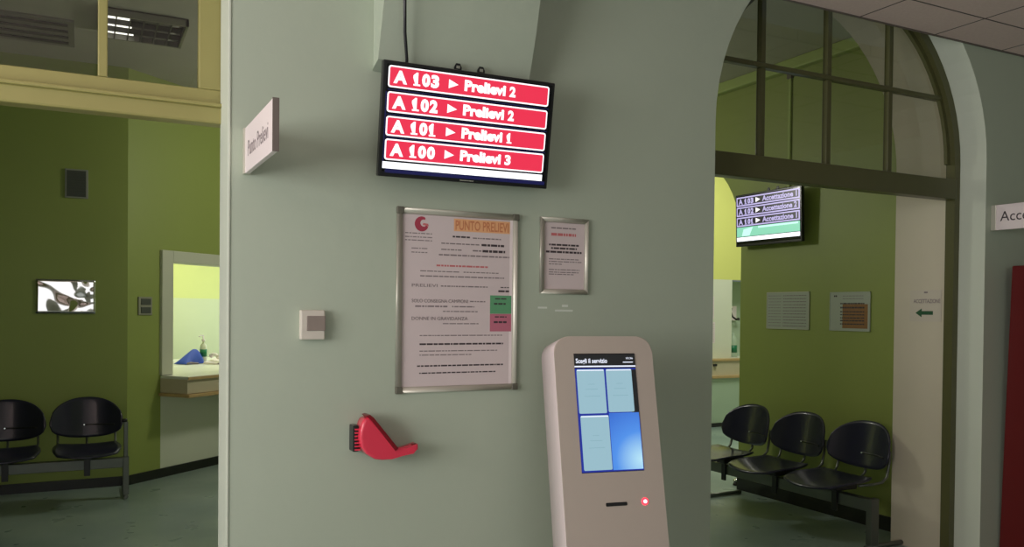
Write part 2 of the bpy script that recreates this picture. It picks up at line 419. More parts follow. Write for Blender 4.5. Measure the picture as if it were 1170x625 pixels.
# green side wall x = 5 with the arched way to the registration desk
b = MB(); py, pr, pz = 3.18, .85, 2.1
pf = [(.62, 0), (py-pr, 0), (py-pr, pz)]
for i in range(1, 24):
    a = math.pi-math.pi*i/24; pf.append((py+pr*math.cos(a), pz+pr*math.sin(a)))
pf += [(py+pr, pz), (py+pr, 0), (9.1, 0)]
for (xa, za), (xb, zb) in zip(pf, pf[1:]):
    if xb-xa > 1e-6:
        b._new([(5, xa, za), (5, xb, zb), (5, xb, 3.5), (5, xa, 3.5)], [(0, 3, 2, 1)], 'green_paint')
        b._new([(5.2, xa, za), (5.2, xb, zb), (5.2, xb, 3.5), (5.2, xa, 3.5)], [(0, 1, 2, 3)], 'white_paint')
    if za > 0 or zb > 0:
        b._new([(5, xa, za), (5, xb, zb), (5.2, xb, zb), (5.2, xa, za)], [(0, 1, 2, 3)], 'green_paint')
bmesh.ops.remove_doubles(b.bm, verts=b.bm.verts, dist=1e-4)
struct(b.obj('wall_side', recalc=False))
b = MB(); b.box((4.986, .63, 0), (4.999, 2.33, .10), 'baseboard'); b.box((4.986, 4.03, 0), (4.999, 8.8, .10), 'baseboard'); struct(b.obj('baseboard_side'))
b = MB(); b.box((4.93, .63, 3.41), (4.999, 9.0, 3.499), 'cove', .01); struct(b.obj('trim_4'))
# registration room
b = MB(); b.box((5.21, 5.6, 0), (7.81, 5.7, 1.95), 'white_paint'); b.box((5.21, 5.6, 1.95), (9.4, 5.7, 4.3), 'yellow_green_paint')
b.box((7.81, 5.6, 0), (9.4, 5.7, .9), 'white_paint'); b.box((7.81, 5.95, .9), (9.4, 6.0, 1.95), 'mint_panel'); b.box((7.81, 5.7, .88), (9.4, 5.95, .9), 'counter_white')
b.box((7.795, 5.70, .9), (7.81, 5.95, 1.95), 'white_paint')
struct(b.obj('wall_registration'))
b = MB(); b.box((9.4, .62, 0), (9.5, 6.0, 4.3), 'white_paint'); b.box((6.7, .5, 0), (9.5, .6, 4.3), 'white_paint'); b.box((5.2, .62, 3.6), (6.7, .7, 4.3), 'white_paint'); b.box((5.1, .62, 3.5), (5.2, 6.0, 4.3), 'white_paint'); struct(b.obj('wall_registration_side'))
b = MB(); b.box((5.2, .5, 4.3), (9.5, 6.0, 4.36), 'room_ceiling'); struct(b.obj('ceiling'))
b = MB(); b.box((5.22, 5.47, 0), (9.3, 5.484, .05), 'baseboard'); struct(b.obj('baseboard_registration'))

# window_1: transom light over the left opening
w1 = MB()
w1.box((-1.6, .17, 2.197), (.484, .25, 2.262), 'yellow_frame', .008)
w1.box((-1.6, .155, 2.258), (.486, .25, 2.272), 'yellow_frame', .004)
w1.box((-1.6, .2, 2.272), (.476, .25, 2.330), 'yellow_frame', .004)
w1.box((.393, .2, 2.330), (.476, .25, 3.3), 'yellow_frame', .004)
w1.box((-1.6, .2, 3.22), (.393, .25, 3.3), 'yellow_frame'); w1.box((-1.6, .2, 2.33), (-1.52, .25, 3.22), 'yellow_frame')
wf1 = struct(w1.obj('window_1'))
for xc in (.0665, -.68):
    b = MB(); b.box((xc-.016, .198, 2.33), (xc+.016, .246, 3.22), 'yellow_frame', .004); b.obj('mullion', wf1)
for x0, x1 in ((-1.52, -.697), (-.663, .050), (.083, .392)):
    b = MB(); b.box((x0, .226, 2.33), (x1, .230, 3.22), 'pane_glass'); b.obj('glass_pane', wf1)

# window_2: fanlight with its frame in the arch
w2 = MB(); y0, y1 = .166, .226
r0, r1 = ar-.055, ar-.002; N = 32
for i in range(N):
    a, c = math.pi*i/N, math.pi*(i+1)/N
    q = [(ac+rr*math.cos(t), az+rr*math.sin(t)) for rr, t in ((r0, a), (r1, a), (r1, c), (r0, c))]
    w2._new([(x, y0, z) for x, z in q]+[(x, y1, z) for x, z in q], [(0, 1, 2, 3), (7, 6, 5, 4), (1, 5, 6, 2), (0, 3, 7, 4)], 'olive_frame')
    # inner bead
    q = [(ac+rr*math.cos(t), az+rr*math.sin(t)) for rr, t in ((r0-.028, a), (r0, a), (r0, c), (r0-.028, c))]
    w2._new([(x, y0+.03, z) for x, z in q]+[(x, y1-.008, z) for x, z in q], [(0, 1, 2, 3), (7, 6, 5, 4), (1, 5, 6, 2), (0, 3, 7, 4)], 'olive_frame')
for sx, sg in ((ac-ar+.002, 1), (ac+ar-.002, -1)):
    w2.box((sx, y0, 0), (sx+sg*.048, y1, az), 'olive_frame')
wf2 = struct(w2.obj('window_2'))
b = MB(); b.box((ac-ar+.048, .155, 2.204), (ac+ar-.048, .235, 2.325), 'olive_frame', .006); b.obj('transom_bar', wf2)
for xc, hw in ((3.205, .017), (3.690, .018), (4.185, .018)):
    top = az+math.sqrt(r0**2-(abs(xc-ac)+hw)**2)
    b = MB(); b.box((xc-hw, .196, 2.325), (xc+hw, .232, 2.799), 'olive_frame', .005); b.box((xc-hw, .196, 2.825), (xc+hw, .232, top), 'olive_frame', .005); b.obj('mullion', wf2)
hx = math.sqrt(r0**2-(2.812-az+.02)**2)
b = MB(); b.box((ac-hx, .192, 2.799), (ac+hx, .234, 2.825), 'olive_frame', .005); b.obj('glazing_bar', wf2)
gp = [(ac-r0+.005, 2.33)]+[(ac+(r0-.005)*math.cos(math.pi-math.pi*i/40), az+(r0-.005)*math.sin(math.pi-math.pi*i/40)) for i in range(41)]+[(ac+r0-.005, 2.33)]
b = MB(); b.prism(gp[::-1], .214, .218, 'pane_glass'); b.obj('glass_pane', wf2)

# ------------------------------------------------------------------ CALL SCREEN on the pier
def glow_set():
    glow('s_white', (1, .94, .98), 1.05); glow('s_red', srgb(246, 52, 84), .72); glow('s_navy', srgb(24, 26, 90), .5); glow('s_strip', (.93, .96, 1), 1.3)
    glow('s_lav', srgb(196, 186, 236), .75); glow('s_dark', srgb(22, 20, 34), .6); glow('s_mint', srgb(150, 232, 196), .68); glow('s_mint_light', srgb(190, 246, 226), .95)
glow_set()
def tv_body(t, ax_off):
    b = MB(); b.box((-.365, 0, -.215), (.365, .030, .215), 'black_plastic', .004)
    b.box((-.25, .03, -.15), (.25, .055, .12), 'black_plastic', .01); b.obj('casing', t)
    b = MB(); b.box((-.352, -.0012, -.196), (.352, .001, .202), 'screen_black'); scr = b.obj('screen', t)
    for x in ax_off:
        b = MB(); b.prism([(x-.016, .18), (x+.016, .18), (x+.016, .232), (x+.008, .246), (x-.008, .246), (x-.016, .232)], .056, .060, 'black_plastic')
        b.box((x-.016, .045, .2), (x+.016, .06, .215), 'black_plastic'); 
        b.box((x-.007, .053, .226), (x+.007, .057, .237), 'grille_rim'); b.obj('mount_hook', t)
    return scr
tv = thing('television', 'large black flat screen on the pale pier showing red queue rows', 'television', (1.368, -.132, 2.223), (.158, -.004, -.016))
scr = tv_body(tv, (-.045, .055))
b = MB(); b.box((-.34, -.0018, -.200), (.35, -.0012, -.186), 's_navy'); b.box((-.352, -.0018, -.186), (-.347, -.0012, .10), 's_navy')
for z in (.1085, .0175, -.068): b.box((-.345, -.0018, z-.0015), (.342, -.0012, z+.0015), 's_navy')
b.obj('backlight', scr)
rowz = [(.117, .197), (.0255, .1015), (-.062, .0115), (-.152, -.073)]
for (z0, z1), num, des in zip(rowz, ('103', '102', '101', '100'), ('Prelievi 2', 'Prelievi 2', 'Prelievi 1', 'Prelievi 3')):
    b = MB(); b.prism(rrect(-.345, z0, .338, z1, .010), -.0024, -.0012, 's_white'); b.prism(rrect(-.3395, z0+.0055, .3325, z1-.0055, .006), -.0030, -.0024, 's_red'); rw = b.obj('queue_row', tv)
    zc = (z0+z1)/2
    text_obj('row_text', 'A', .1, 's_white', rw, (-.325, -.0034, zc-.024), width=.054, height=.048, bold=.005)
    number_obj('row_text', num, .110, .049, 's_white', rw, (-.250, -.0034, zc-.024), bold=.006)
    text_obj('row_text', 'Prelievi', .1, 's_white', rw, (-.036, -.0034, zc-.020), width=.178, height=.043, bold=.005)
    number_obj('row_text', des[-1], .030, .041, 's_white', rw, (.158, -.0034, zc-.020), bold=.005)
    b = MB(); b.prism([(-.102, zc-.017), (-.062, zc), (-.102, zc+.017)], -.0036, -.0030, 's_white'); b.obj('row_arrow', rw)
b = MB(); b.box((-.351, -.0022, -.184), (.336, -.0012, -.159), 's_strip'); b.obj('ticker_strip', tv)
b = MB(); b.box((-.03, -.0016, -.209), (.03, -.0002, -.205), 'grille_rim'); b.obj('maker_mark', tv)
b = MB(); b.box((-.08, .056, -.12), (.08, .060, .14), 'black_plastic'); b.box((-.05, .06, -.03), (.05, .115, .05), 'steel', .004); b.obj('wall_bracket', tv)
b = MB(); b.tube([(1.050, -.19, 3.08), (1.052, -.20, 2.86), (1.058, -.215, 2.75), (1.068, -.20, 2.66), (1.085, -.155, 2.55), (1.108, -.115, 2.46), (1.118, -.085, 2.40), (1.16, -.06, 2.33)], .0065, 'black_plastic', 8)
meta(b.obj('power_cable'), 'black cable dropping from the ceiling to the red queue screen', 'cable')

# second screen on the green wall
tv2 = thing('television', 'black flat screen on the green wall showing violet rows over a mint band', 'television', (4.90, 1.925, 2.272), (0, R(0), R(-90)))
tv2.rotation_euler = (.03, 0, R(-90))
tv_body(tv2, (-.04, .06))
for (z0, z1), num, dg_ in zip([(.118, .194), (.034, .110), (-.050, .026)], ('103', '102', '101'), ('1', '2', '1')):
    b = MB(); b.prism(rrect(-.350, z0, .348, z1, .006), -.0024, -.0012, 's_lav'); b.box((-.338, -.003, z0+.011), (.336, -.0024, z1-.011), 's_dark'); rw = b.obj('queue_row', tv2)
    zc = (z0+z1)/2
    text_obj('row_text', 'A', .1, 's_lav', rw, (-.325, -.0034, zc-.024), width=.05, height=.046, bold=.003)
    number_obj('row_text', num, .110, .046, 's_lav', rw, (-.258, -.0034, zc-.024), bold=.006)
    text_obj('row_text', 'Accettazione '+dg_, .1, 's_lav', rw, (-.05, -.0034, zc-.020), width=.37, height=.044, bold=.003)
    b = MB(); b.prism([(-.125, zc-.02), (-.075, zc), (-.125, zc+.02)], -.0036, -.0030, 's_white'); b.obj('row_arrow', rw)
b = MB(); b.box((-.350, -.0022, -.135), (.348, -.0012, -.056), 's_mint'); b.prism([(-.29, -.13), (-.20, -.13), (-.16, -.06), (-.27, -.075)], -.0026, -.0022, 's_mint_light'); b.box((-.1, -.0026, -.075), (.33, -.0022, -.06), 's_mint_light'); b.obj('mint_band', tv2)
b = MB(); b.box((-.350, -.0022, -.172), (.348, -.0012, -.140), 's_strip'); b.obj('ticker_strip', tv2)
b = MB(); b.box((-.08, .056, -.12), (.08, .060, .14), 'black_plastic'); b.box((-.05, .06, -.05), (.05, .097, .05), 'steel'); b.obj('wall_bracket', tv2)
b = MB(); b.box((4.984, 1.775, 2.50), (4.999, 1.80, 3.40), 'cove', .002); b.box((4.975, 1.765, 3.36), (4.999, 1.81, 3.41), 'sign_edge')
meta(b.obj('cable_duct'), 'thin green cable duct running up the green wall above the second screen', 'cable duct')

# ------------------------------------------------------------------ POSTER FRAMES
def snap_frame(t, W, H, fw, mt='alu', corner=True):
    """clip frame of four bevelled rails; origin top-left, local x right, z down negative"""
    for nm, pts in (('top', [(0, 0), (fw, -fw), (W-fw, -fw), (W, 0)]), ('bot', [(0, -H), (W, -H), (W-fw, -H+fw), (fw, -H+fw)]),
                    ('l', [(0, 0), (0, -H), (fw, -H+fw), (fw, -fw)]), ('r', [(W, 0), (W-fw, -fw), (W-fw, -H+fw), (W, -H)])):
        b = MB(); n = len(pts); k = b.mi(mt)
        # raised rounded rail: outline at the wall, ridge in the middle
        cx = sum(p[0] for p in pts)/4; cz = sum(p[1] for p in pts)/4
        if nm == 'top': o1, o2, i2, i1 = pts[0], pts[3], pts[2], pts[1]
        elif nm == 'bot': o1, o2, i2, i1 = pts[1], pts[0], pts[3], pts[2]
        elif nm == 'l': o1, o2, i2, i1 = pts[1], pts[0], pts[3], pts[2]
        else: o1, o2, i2, i1 = pts[0], pts[3], pts[2], pts[1]
        if nm == 'r': o1, o2, i2, i1 = (W, 0), (W, -H), (W-fw, -H+fw), (W-fw, -fw)
        rows = []
        for tt, y in ((0, -.0005), (0, -.007), (.15, -.0125), (.5, -.0155), (.85, -.0125), (1, -.006)):
            rows.append([b.bm.verts.new((a[0]+(c[0]-a[0])*tt, y, a[1]+(c[1]-a[1])*tt)) for a, c in ((o1, i1), (o2, i2))])
        for a, c in zip(rows, rows[1:]):
            fc = b.bm.faces.new([a[0], a[1], c[1], c[0]]); fc.smooth = True
        b.bm.faces.new([rw[0] for rw in rows]); b.bm.faces.new([rw[1] for rw in rows][::-1]); b.bm.faces.new([rows[0][1], rows[0][0], rows[-1][0], rows[-1][1]])
        b.obj('frame_rail', t)
    if corner:
        for cx, cz in ((0, 0), (W, 0), (0, -H), (W, -H)):
            sx = 1 if cx == 0 else -1; sz = -1 if cz == 0 else 1
            b = MB(); b.box((cx-sx*.002, -.017, cz-sz*.002), (cx+sx*(fw+.001), -.0005, cz+sz*(fw+.001)), 'alu_corner', .003); b.obj('corner_cap', t)
T0 = (1.1112, -.0008, 1.9077)
ps = thing('poster_frame', 'large silver snap frame holding a white opening-hours poster with green and pink boxes', 'poster', T0)
snap_frame(ps, .54, .74, .025)
Yp = -.0051
b = MB(); b.box((.02, -.005, -.72), (.52, -.001, -.02), 'paper')
def L_(x0, x1, z, h=.004, mt='ink'): dashes(b, x0, x1, -z, h, mt, Yp)
for z in (.100, .115, .128): L_(.035, .150, z, .004, 'ink_soft')
for z in (.160, .176): L_(.062, .130, z, .004, 'ink_soft')
L_(.24, .32, .106, .007); L_(.33, .46, .108, .005, 'ink_soft')
L_(.19, .36, .135, .005, 'ink_soft'); L_(.37, .48, .135, .009)
L_(.19, .28, .160, .005, 'ink_soft'); L_(.33, .37, .160, .006, 'ink_soft'); L_(.375, .48, .160, .010)
L_(.18, .50, .182, .006, 'ink_soft')
L_(.17, .40, .226, .007, 'ink_red'); L_(.10, .27, .250, .004, 'ink_soft'); L_(.29, .45, .250, .004, 'ink_soft'); L_(.10, .48, .270, .005, 'ink_soft')
L_(.19, .40, .309, .005, 'ink_soft'); L_(.46, .50, .309, .004); L_(.45, .505, .325, .008)
L_(.32, .39, .370, .005, 'ink_soft'); L_(.08, .22, .392, .006, 'ink_soft'); L_(.24, .34, .392, .005, 'ink_soft'); L_(.20, .36, .412, .004, 'ink_soft')
L_(.20, .36, .462, .004, 'ink_soft')
L_(.10, .47, .510, .004, 'ink_soft'); L_(.10, .475, .545, .007, 'ink'); L_(.10, .45, .573, .004, 'ink_soft'); L_(.10, .33, .589, .004, 'ink_soft')
L_(.09, .475, .633, .006, 'ink'); L_(.10, .44, .662, .005, 'ink')
pp = b.obj('poster_sheet', ps)
b = MB(); cx, cz = .105, -.062
arc = [(cx+.030*math.cos(R(a)), cz+.030*math.sin(R(a))) for a in range(60, 345, 12)]; inn = [(cx+.008+.014*math.cos(R(a)), cz+.004+.014*math.sin(R(a))) for a in range(340, 55, -14)]
b.prism(arc+inn, Yp-.0004, Yp, 'ink_crimson'); b.prism([(cx+.004, cz-.004), (cx+.030, cz-.008), (cx+.027, cz+.002), (cx+.006, cz+.004)], Yp-.0006, Yp-.0004, 'ink_red'); b.obj('round_emblem', pp)
b = MB(); b.box((.245, Yp-.0003, -.083), (.502, Yp, -.032), 'orange'); b.obj('orange_band', pp)
text_obj('heading_text', 'PUNTO PRELIEVI', .05, 'orange_ink', pp, (.252, Yp-.0006, -.078), width=.243, height=.040, bold=.0008)
text_obj('heading_text', 'PRELIEVI', .02, 'ink_soft', pp, (.065, Yp-.0006, -.314), width=.11, height=.012)
text_obj('heading_text', 'SOLO CONSEGNA CAMPIONI', .02, 'ink_soft', pp, (.065, Yp-.0006, -.377), width=.245, height=.014)
text_obj('heading_text', 'DONNE IN GRAVIDANZA', .02, 'ink_soft', pp, (.065, Yp-.0006, -.448), width=.245, height=.014)
b = MB(); b.box((.412, Yp-.0004, -.420), (.512, Yp, -.343), 'green_block'); dashes(b, .435, .488, -.357, .005, 'ink', Yp-.0004); dashes(b, .43, .485, -.378, .007, 'ink', Yp-.0004); b.obj('green_box', pp)
b = MB(); b.box((.412, Yp-.0004, -.494), (.512, Yp, -.4205), 'pink_block'); dashes(b, .435, .490, -.433, .005, 'ink', Yp-.0004); dashes(b, .43, .49, -.455, .008, 'ink', Yp-.0004); b.obj('pink_box', pp)
b = MB(); b.box((.502, Yp-.0002, -.716), (.516, Yp, -.024), 'sign_white'); b.obj('sheet_margin', pp)

sf = thing('poster_frame', 'small silver snap frame with a notice headed by a red line', 'poster', (1.7587, -.0008, 1.9081))
snap_frame(sf, .245, .332, .022, corner=False)
b = MB(); b.box((.018, -.005, -.314), (.227, -.001, -.018), 'paper'); L_(.055, .185, .045, .006, 'ink_soft'); L_(.055, .18, .073, .012, 'ink_red'); L_(.045, .195, .118, .008); L_(.055, .185, .133, .008); L_(.03, .21, .149, .009)
for z, x1 in ((.180, .20), (.191, .21), (.202, .11), (.226, .20), (.237, .20), (.246, .17)): L_(.045, x1, z, .004, 'ink_soft')
b.obj('notice_sheet', sf)

# scraps of old clear tape on the pier
for x0, z0, x1, z1 in ((1.755, 1.512, 1.80, 1.520), (1.84, 1.500, 1.93, 1.508), (1.875, 1.520, 1.905, 1.530)):
    b = MB(); b.box((x0, -.0008, z0), (x1, -.0001, z1), 'tape'); meta(b.obj('tape_scrap'), 'scrap of pale tape left on the wall under the small frame', 'tape', 'tape scraps under the small frame')

# ------------------------------------------------------------------ FLAG SIGNS
def flag_sign(name, lab, x, y1, z0, z1, word, wx, ww, hh):
    t = thing(name, lab, 'sign', (x, 0, (z0+z1)/2))
    h = (z1-z0)/2
    b = MB(); b.box((-.001, -y1, -h), (.016, -.012, h), 'sign_white', .002); b.obj('panel', t)
    b = MB(); b.box((-.003, -y1-.003, -h-.001), (.018, -y1+.001, h+.001), 'sign_edge', .001); b.obj('end_cap', t)
    b = MB(); b.box((-.006, -.030, -h-.001), (.022, -.0005, h+.001), 'alu', .002); b.obj('wall_mount', t)
    if isinstance(word, list):
        for i, wd in enumerate(word): text_obj('sign_text', wd[0], .06, 'ink_soft', t, (-.0015, wd[1], wd[2]), rot=(0, 0, R(-90)), width=wd[3], height=wd[4])
    return t
flag_sign('wall_sign', 'white sign sticking out of the pier, reading Punto Prelievi', .527, .525, 1.988, 2.152,
          [('Punto Prelievi', -.09, -.03, .36, .055)], 0, 0, 0)
s = flag_sign('wall_sign', 'white sign beside the arch whose visible lettering starts Acce', 4.829, .52, 2.008, 2.157,
          [('Accettazione', -.055, -.024, .44, .058)], 0, 0, 0)
for c_ in s.children:
    if c_.name.startswith('sign_text'): c_.data.materials[0] = M['ink']

# ------------------------------------------------------------------ ROOM SENSOR BOX
t = thing('room_thermostat', 'small beige plastic room sensor box on the pier left of the poster', 'thermostat', (.782, -.0005, 1.44))
b = MB(); b.box((-.052, -.030, -.056), (.040, 0, .056), 'beige_plastic', .005); b.obj('housing', t)
b = MB(); b.box((-.030, -.0335, -.022), (.0405, -.029, .034), 'grey_brown_plastic', .002); b.obj('grey_panel', t)

# ------------------------------------------------------------------ TICKET DISPENSER (red, snail shaped)
t = thing('ticket_dispenser', 'red plastic take-a-number ticket dispenser with a spout, on the pier', 'ticket dispenser', (1.04, -.001, 1.0))
out = [(-.078, .082), (-.060, .088), (-.046, .080), (.045, -.038), (.052, -.045), (.090, -.040), (.128, -.030), (.140, -.026), (.142, -.048), (.118, -.052), (.075, -.068), (.030, -.078), (-.005, -.080), (-.035, -.074), (-.068, -.052), (-.088, -.025), (-.095, .010), (-.092, .045), (-.086, .066)]
b = MB(); b.prism([p for p in out[::-1]], -.085, -.02, 'red_plastic', bev=.014, smooth=True); b.obj('body', t)
b = MB(); b.prism([(-.064, .088), (-.074, .096), (-.058, .099), (-.044, .088), (.056, -.036), (.044, -.046), (-.050, .074)][::-1], -.092, -.025, 'dark_red_plastic', bev=.003); b.obj('lid_edge', t)
b = MB(); b.tube([(.030, -.062, -.058), (.075, -.060, -.052), (.110, -.058, -.044), (.128, -.056, -.039)], [.020, .014, .012, .012], 'red_plastic', 12); b.obj('spout', t)
b = MB(); b.box((.120, -.070, -.052), (.143, -.044, -.026), 'dark_red_plastic', .005); b.obj('spout_tip', t)
b = MB(); b.box((-.114, -.055, -.045), (-.092, 0, .056), 'black_plastic', .004)
b.box((-.094, -.03, -.040), (-.055, 0, .050), 'black_plastic'); b.obj('wall_bracket', t)
b = MB()
for i in range(7): b.box((-.108, -.060, -.040+i*.013), (-.085, -.052, -.034+i*.013), 'red_plastic', .001)
b.obj('teeth', t)

# ------------------------------------------------------------------ KIOSK
kk = thing('ticket_kiosk', 'tall leaning beige ticket kiosk with a lit touch screen before the pier', 'kiosk', (1.87, -.384, 0), (0, 0, -.17))
KT, KH = -.221, (0, 0, 1.102)
b = MB(); b.prism(rrect(-.214, -1.085, .214, .307, .065, 8), 0, .155, 'kiosk_shell', 'kiosk_shell_lit', bev=.004, smooth=True); b.obj('housing', kk, KH, (KT, 0, 0))
b = MB(); b.box((-.25, -.32, 0), (.25, .12, .018), 'kiosk_shell_lit', .006); b.obj('base_plate', kk)
b = MB(); b.box((-.10, .05, .018), (.10, .11, .95), 'kiosk_shell_lit', .008, T=Matrix.Translation((0, -.02, 0))); b.obj('rear_column', kk)
glow('k_blue', srgb(30, 50, 170), .6); glow('k_tile', srgb(160, 198, 212), .68); glow('k_dark', srgb(30, 32, 34), .6); glow('k_white', srgb(225, 230, 245), .9); glow('k_line', srgb(130, 168, 180), .8)
def screen_blue():
    mt = bpy.data.materials.new('k_gradient'); mt.use_nodes = True; nt = mt.node_tree; bb = nt.nodes['Principled BSDF']
    tc = nt.nodes.new('ShaderNodeTexCoord'); vd = nt.nodes.new('ShaderNodeVectorMath'); vd.operation = 'DISTANCE'
    nt.links.new(tc.outputs['Object'], vd.inputs[0]); vd.inputs[1].default_value = (.125, 0, -.19)
    cr = nt.nodes.new('ShaderNodeValToRGB'); e = cr.color_ramp.elements
    e[0].color = (*srgb(190, 238, 255), 1); e[0].position = 0; e[1].color = (*srgb(38, 84, 200), 1); e[1].position = .28
    x = cr.color_ramp.elements.new(.11); x.color = (*srgb(84, 150, 240), 1)
    nt.links.new(vd.outputs['Value'], cr.inputs[0]); nt.links.new(cr.outputs[0], bb.inputs['Emission Color'])
    bb.inputs['Emission Strength'].default_value = .72; bb.inputs['Base Color'].default_value = (.01, .01, .01, 1); bb.inputs['Roughness'].default_value = .2
    M['k_gradient'] = mt
screen_blue()
b = MB(); b.box((-.1325, -.0015, -.235), (.1325, .004, .236), 'screen_black'); ks = b.obj('screen', kk, KH, (KT, 0, 0))
b = MB(); b.box((-.1325, -.0022, -.233), (.1325, -.0015, .176), 'k_blue'); b.box((.1, -.0024, -.02), (.1325, -.0022, .17), 'k_dark'); b.obj('backdrop', ks)
b = MB(); b.box((.0, -.0028, -.228), (.130, -.0022, -.004), 'k_gradient'); b.obj('blue_glow', ks)
b = MB(); b.box((-.1325, -.0030, .188), (.1325, -.0015, .232), 'k_dark'); b.obj('title_bar', ks)
b = MB(); b.box((-.1325, -.0030, .181), (.1325, -.0015, .1865), 'k_white'); b.obj('title_line', ks)
text_obj('screen_text', 'Scegli il servizio', .03, 'k_white', ks, (-.126, -.0034, .191), width=.135, height=.025, bold=.0006)
text_obj('screen_text', '10:36', .02, 'k_white', ks, (.093, -.0034, .212), width=.030, height=.008)
b = MB(); b.box((.078, -.0034, .198), (.122, -.003, .2015), 'k_white'); b.obj('date_line', ks)
for x0, z0, x1, z1 in ((-.126, -.004, -.008, .172), (.000, -.001, .112, .172), (-.123, -.226, -.003, -.012)):
    b = MB(); b.prism(rrect(x0, z0, x1, z1, .006), -.0034, -.0024, 'k_tile')
    b.prism(rrect(x0+.002, z1-.006, x1-.002, z1-.002, .001, 2), -.0037, -.0034, 'k_white')
    cx = (x0+x1)/2; cz = (z0+z1)/2
    for dz, wl in ((.028, .014), (.008, .026), (-.02, .034)): b.box((cx-wl, -.0037, cz+dz-.001), (cx+wl, -.0034, cz+dz+.001), 'k_line')
    b.obj('menu_button', ks)
b = MB(); b.prism(rrect(-.042, -.366, .048, -.352, .004), -.0022, .004, 'black_plastic'); b.obj('ticket_slot', kk, KH, (KT, 0, 0))
glow('led_red', (1, .04, .07), 1.6); glow('led_core', (1, .55, .62), 3)
b = MB(); b.lathe([(.015, 0), (.015, .002), (.010, .004)], 'led_red', T=Matrix.Translation((.125, 0, -.355)) @ Matrix.Rotation(R(90), 4, 'X'))
b.lathe([(.007, .003), (.007, .0055), (.004, .0065)], 'led_core', T=Matrix.Translation((.125, 0, -.355)) @ Matrix.Rotation(R(90), 4, 'X')); b.obj('indicator_light', kk, KH, (KT, 0, 0))

# ------------------------------------------------------------------ RED CABINET at the right edge
t = thing('red_cabinet', 'tall dark red cabinet standing against the wall right of the arch', 'cabinet', (4.94, -.03, 0))
b = MB()
v = [(0, -.50, .03), (.75, -.50, .03), (.75, .02, .03), (0, .02, .03), (.0, -.50, 1.80), (.75, -.50, 1.80), (.75, -.03, 1.80), (0, -.03, 1.80)]
b._new(v, [(0, 3, 2, 1), (4, 5, 6, 7), (0, 1, 5, 4), (1, 2, 6, 5), (2, 3, 7, 6), (3, 0, 4, 7)], 'red_metal')
bmesh.ops.bevel(b.bm, geom=list(b.bm.edges), offset=.006, segments=2, affect='EDGES', profile=.5); b.obj('body', t)
b = MB(); b.box((.02, -.51, .06), (.73, -.501, 1.77), 'red_metal', .003); d_ = b.obj('door', t)
b = MB(); b.box((.66, -.53, .9), (.68, -.511, 1.05), 'steel', .003); b.obj('handle', d_)
b = MB(); b.box((.02, -.48, 0), (.73, 0, .03), 'black_plastic'); b.obj('plinth', t)

# ------------------------------------------------------------------ BEAM BENCHES
def seat_shapes(root, cx):
    # back: wide oval shell, curved in plan
    def back(uu, vv):
        a = (uu-.5)*2; tt = vv
        # outline: top semi-ellipse, shallow convex bottom
        x = a*.255
        e = math.sqrt(max(0, 1-abs(a)**2.3))
        zt = .600+.178*e; zb = .575-.112*e**.9
        z = zb+(zt-zb)*tt
        y = .03-.22*(x*x)/.065*.42+(z-.6)*.22
        n = Vector((2*.22*.42/.065*x, 1, -.22)); 
        return (cx+x, y, z), n
    b = MB(); b.grid(back, 28, 14, .012, 'seat_plastic'); bo = b.obj('backrest', root)
    b = MB()
    def strip(uu, vv):
        x = -.02+uu*.22; z = .556+vv*.010; y = .03-.22*(x*x)/.065*.42+(z-.6)*.22-.004
        return (cx+x, y, z), (0, 1, 0)
    b.grid(strip, 12, 1, .006, 'black_plastic'); b.lathe([(.006, 0), (.006, .005)], 'chrome', T=Matrix.Translation((cx-.02, .018, .561)) @ Matrix.Rotation(R(90), 4, 'X'), seg=10); b.obj('back_slot', bo)
    def seat(uu, vv):
        a = (uu-.5)*2; q = (vv-.5)*2
        # super-ellipse squarish plan
        kx = math.sqrt(1-.5*q*q*.55); ky = math.sqrt(1-.5*a*a*.75)
        x = a*.235*kx; y = -.33+q*.235*ky
        z = .415+.018*a*a+(.012 if q > 0 else -.022)*q*q
        return (cx+x, y, z), (0, 0, -1)
    b = MB(); b.grid(seat, 16, 16, .014, 'seat_plastic'); b.obj('seat', root)
    b = MB()
    for sx in (-1, 1):
        x = cx+sx*.185
        if sx == 1: b.obj('support_tube', root); b = MB()
        b.tube([(x, -.25, .395), (x, -.11, .392), (x+sx*.012, -.045, .402), (x+sx*.02, -.010, .435), (x+sx*.018, .012, .52), (x+sx*.012, .028 , .60)], .009, 'steel', 8)
    b.obj('support_tube', root); b = MB(); b.tube([(cx, -.22, .385), (cx, -.02, .39), (cx, .028, .43), (cx, .045, .55)], .009, 'steel', 8)
    b.obj('support_tube', root)
    b = MB(); b.box((cx-.022, -.265, .20), (cx+.022, -.2505, .335), 'black_plastic', .003); b.box((cx-.04, -.30, .335), (cx+.05, -.10, .392), 'black_plastic', .008); b.obj('seat_bracket', root)
def bench(lab, loc, rz, arm, offs=(-.543, 0, .543)):
    t = thing('beam_bench', lab, 'bench', loc, (0, 0, rz), 'beam benches in the waiting room')
    b = MB(); b.box((-.80, -.250, .245), (.80, -.190, .322), 'steel', .004); b.obj('beam', t)
    for s_ in (-1, 1):
        x = s_*.815
        b = MB(); b.box((x-.022, -.255, .03), (x+.022, -.185, .328), 'steel', .004)
        b.tube([(x, -.28, .018), (x, .16, .018)], .016, 'steel', 10)
        if arm:
            b.box((x-.016, -.235, .32), (x+.016, -.205, .60), 'steel', .004); b.tube([(x-.03, -.22, .61), (x+.01, -.22, .61)], .014, 'black_plastic', 10)
        b.obj('leg', t)
    for cx in offs: seat_shapes(t, cx)
    return t
bench('black three-seat beam bench along the green wall below the second screen', (4.72, 1.353, 0), R(-90), False)
bench('black beam bench in the dim left room below the silver foil plate', (-.50, 4.30, 0), 0, True)

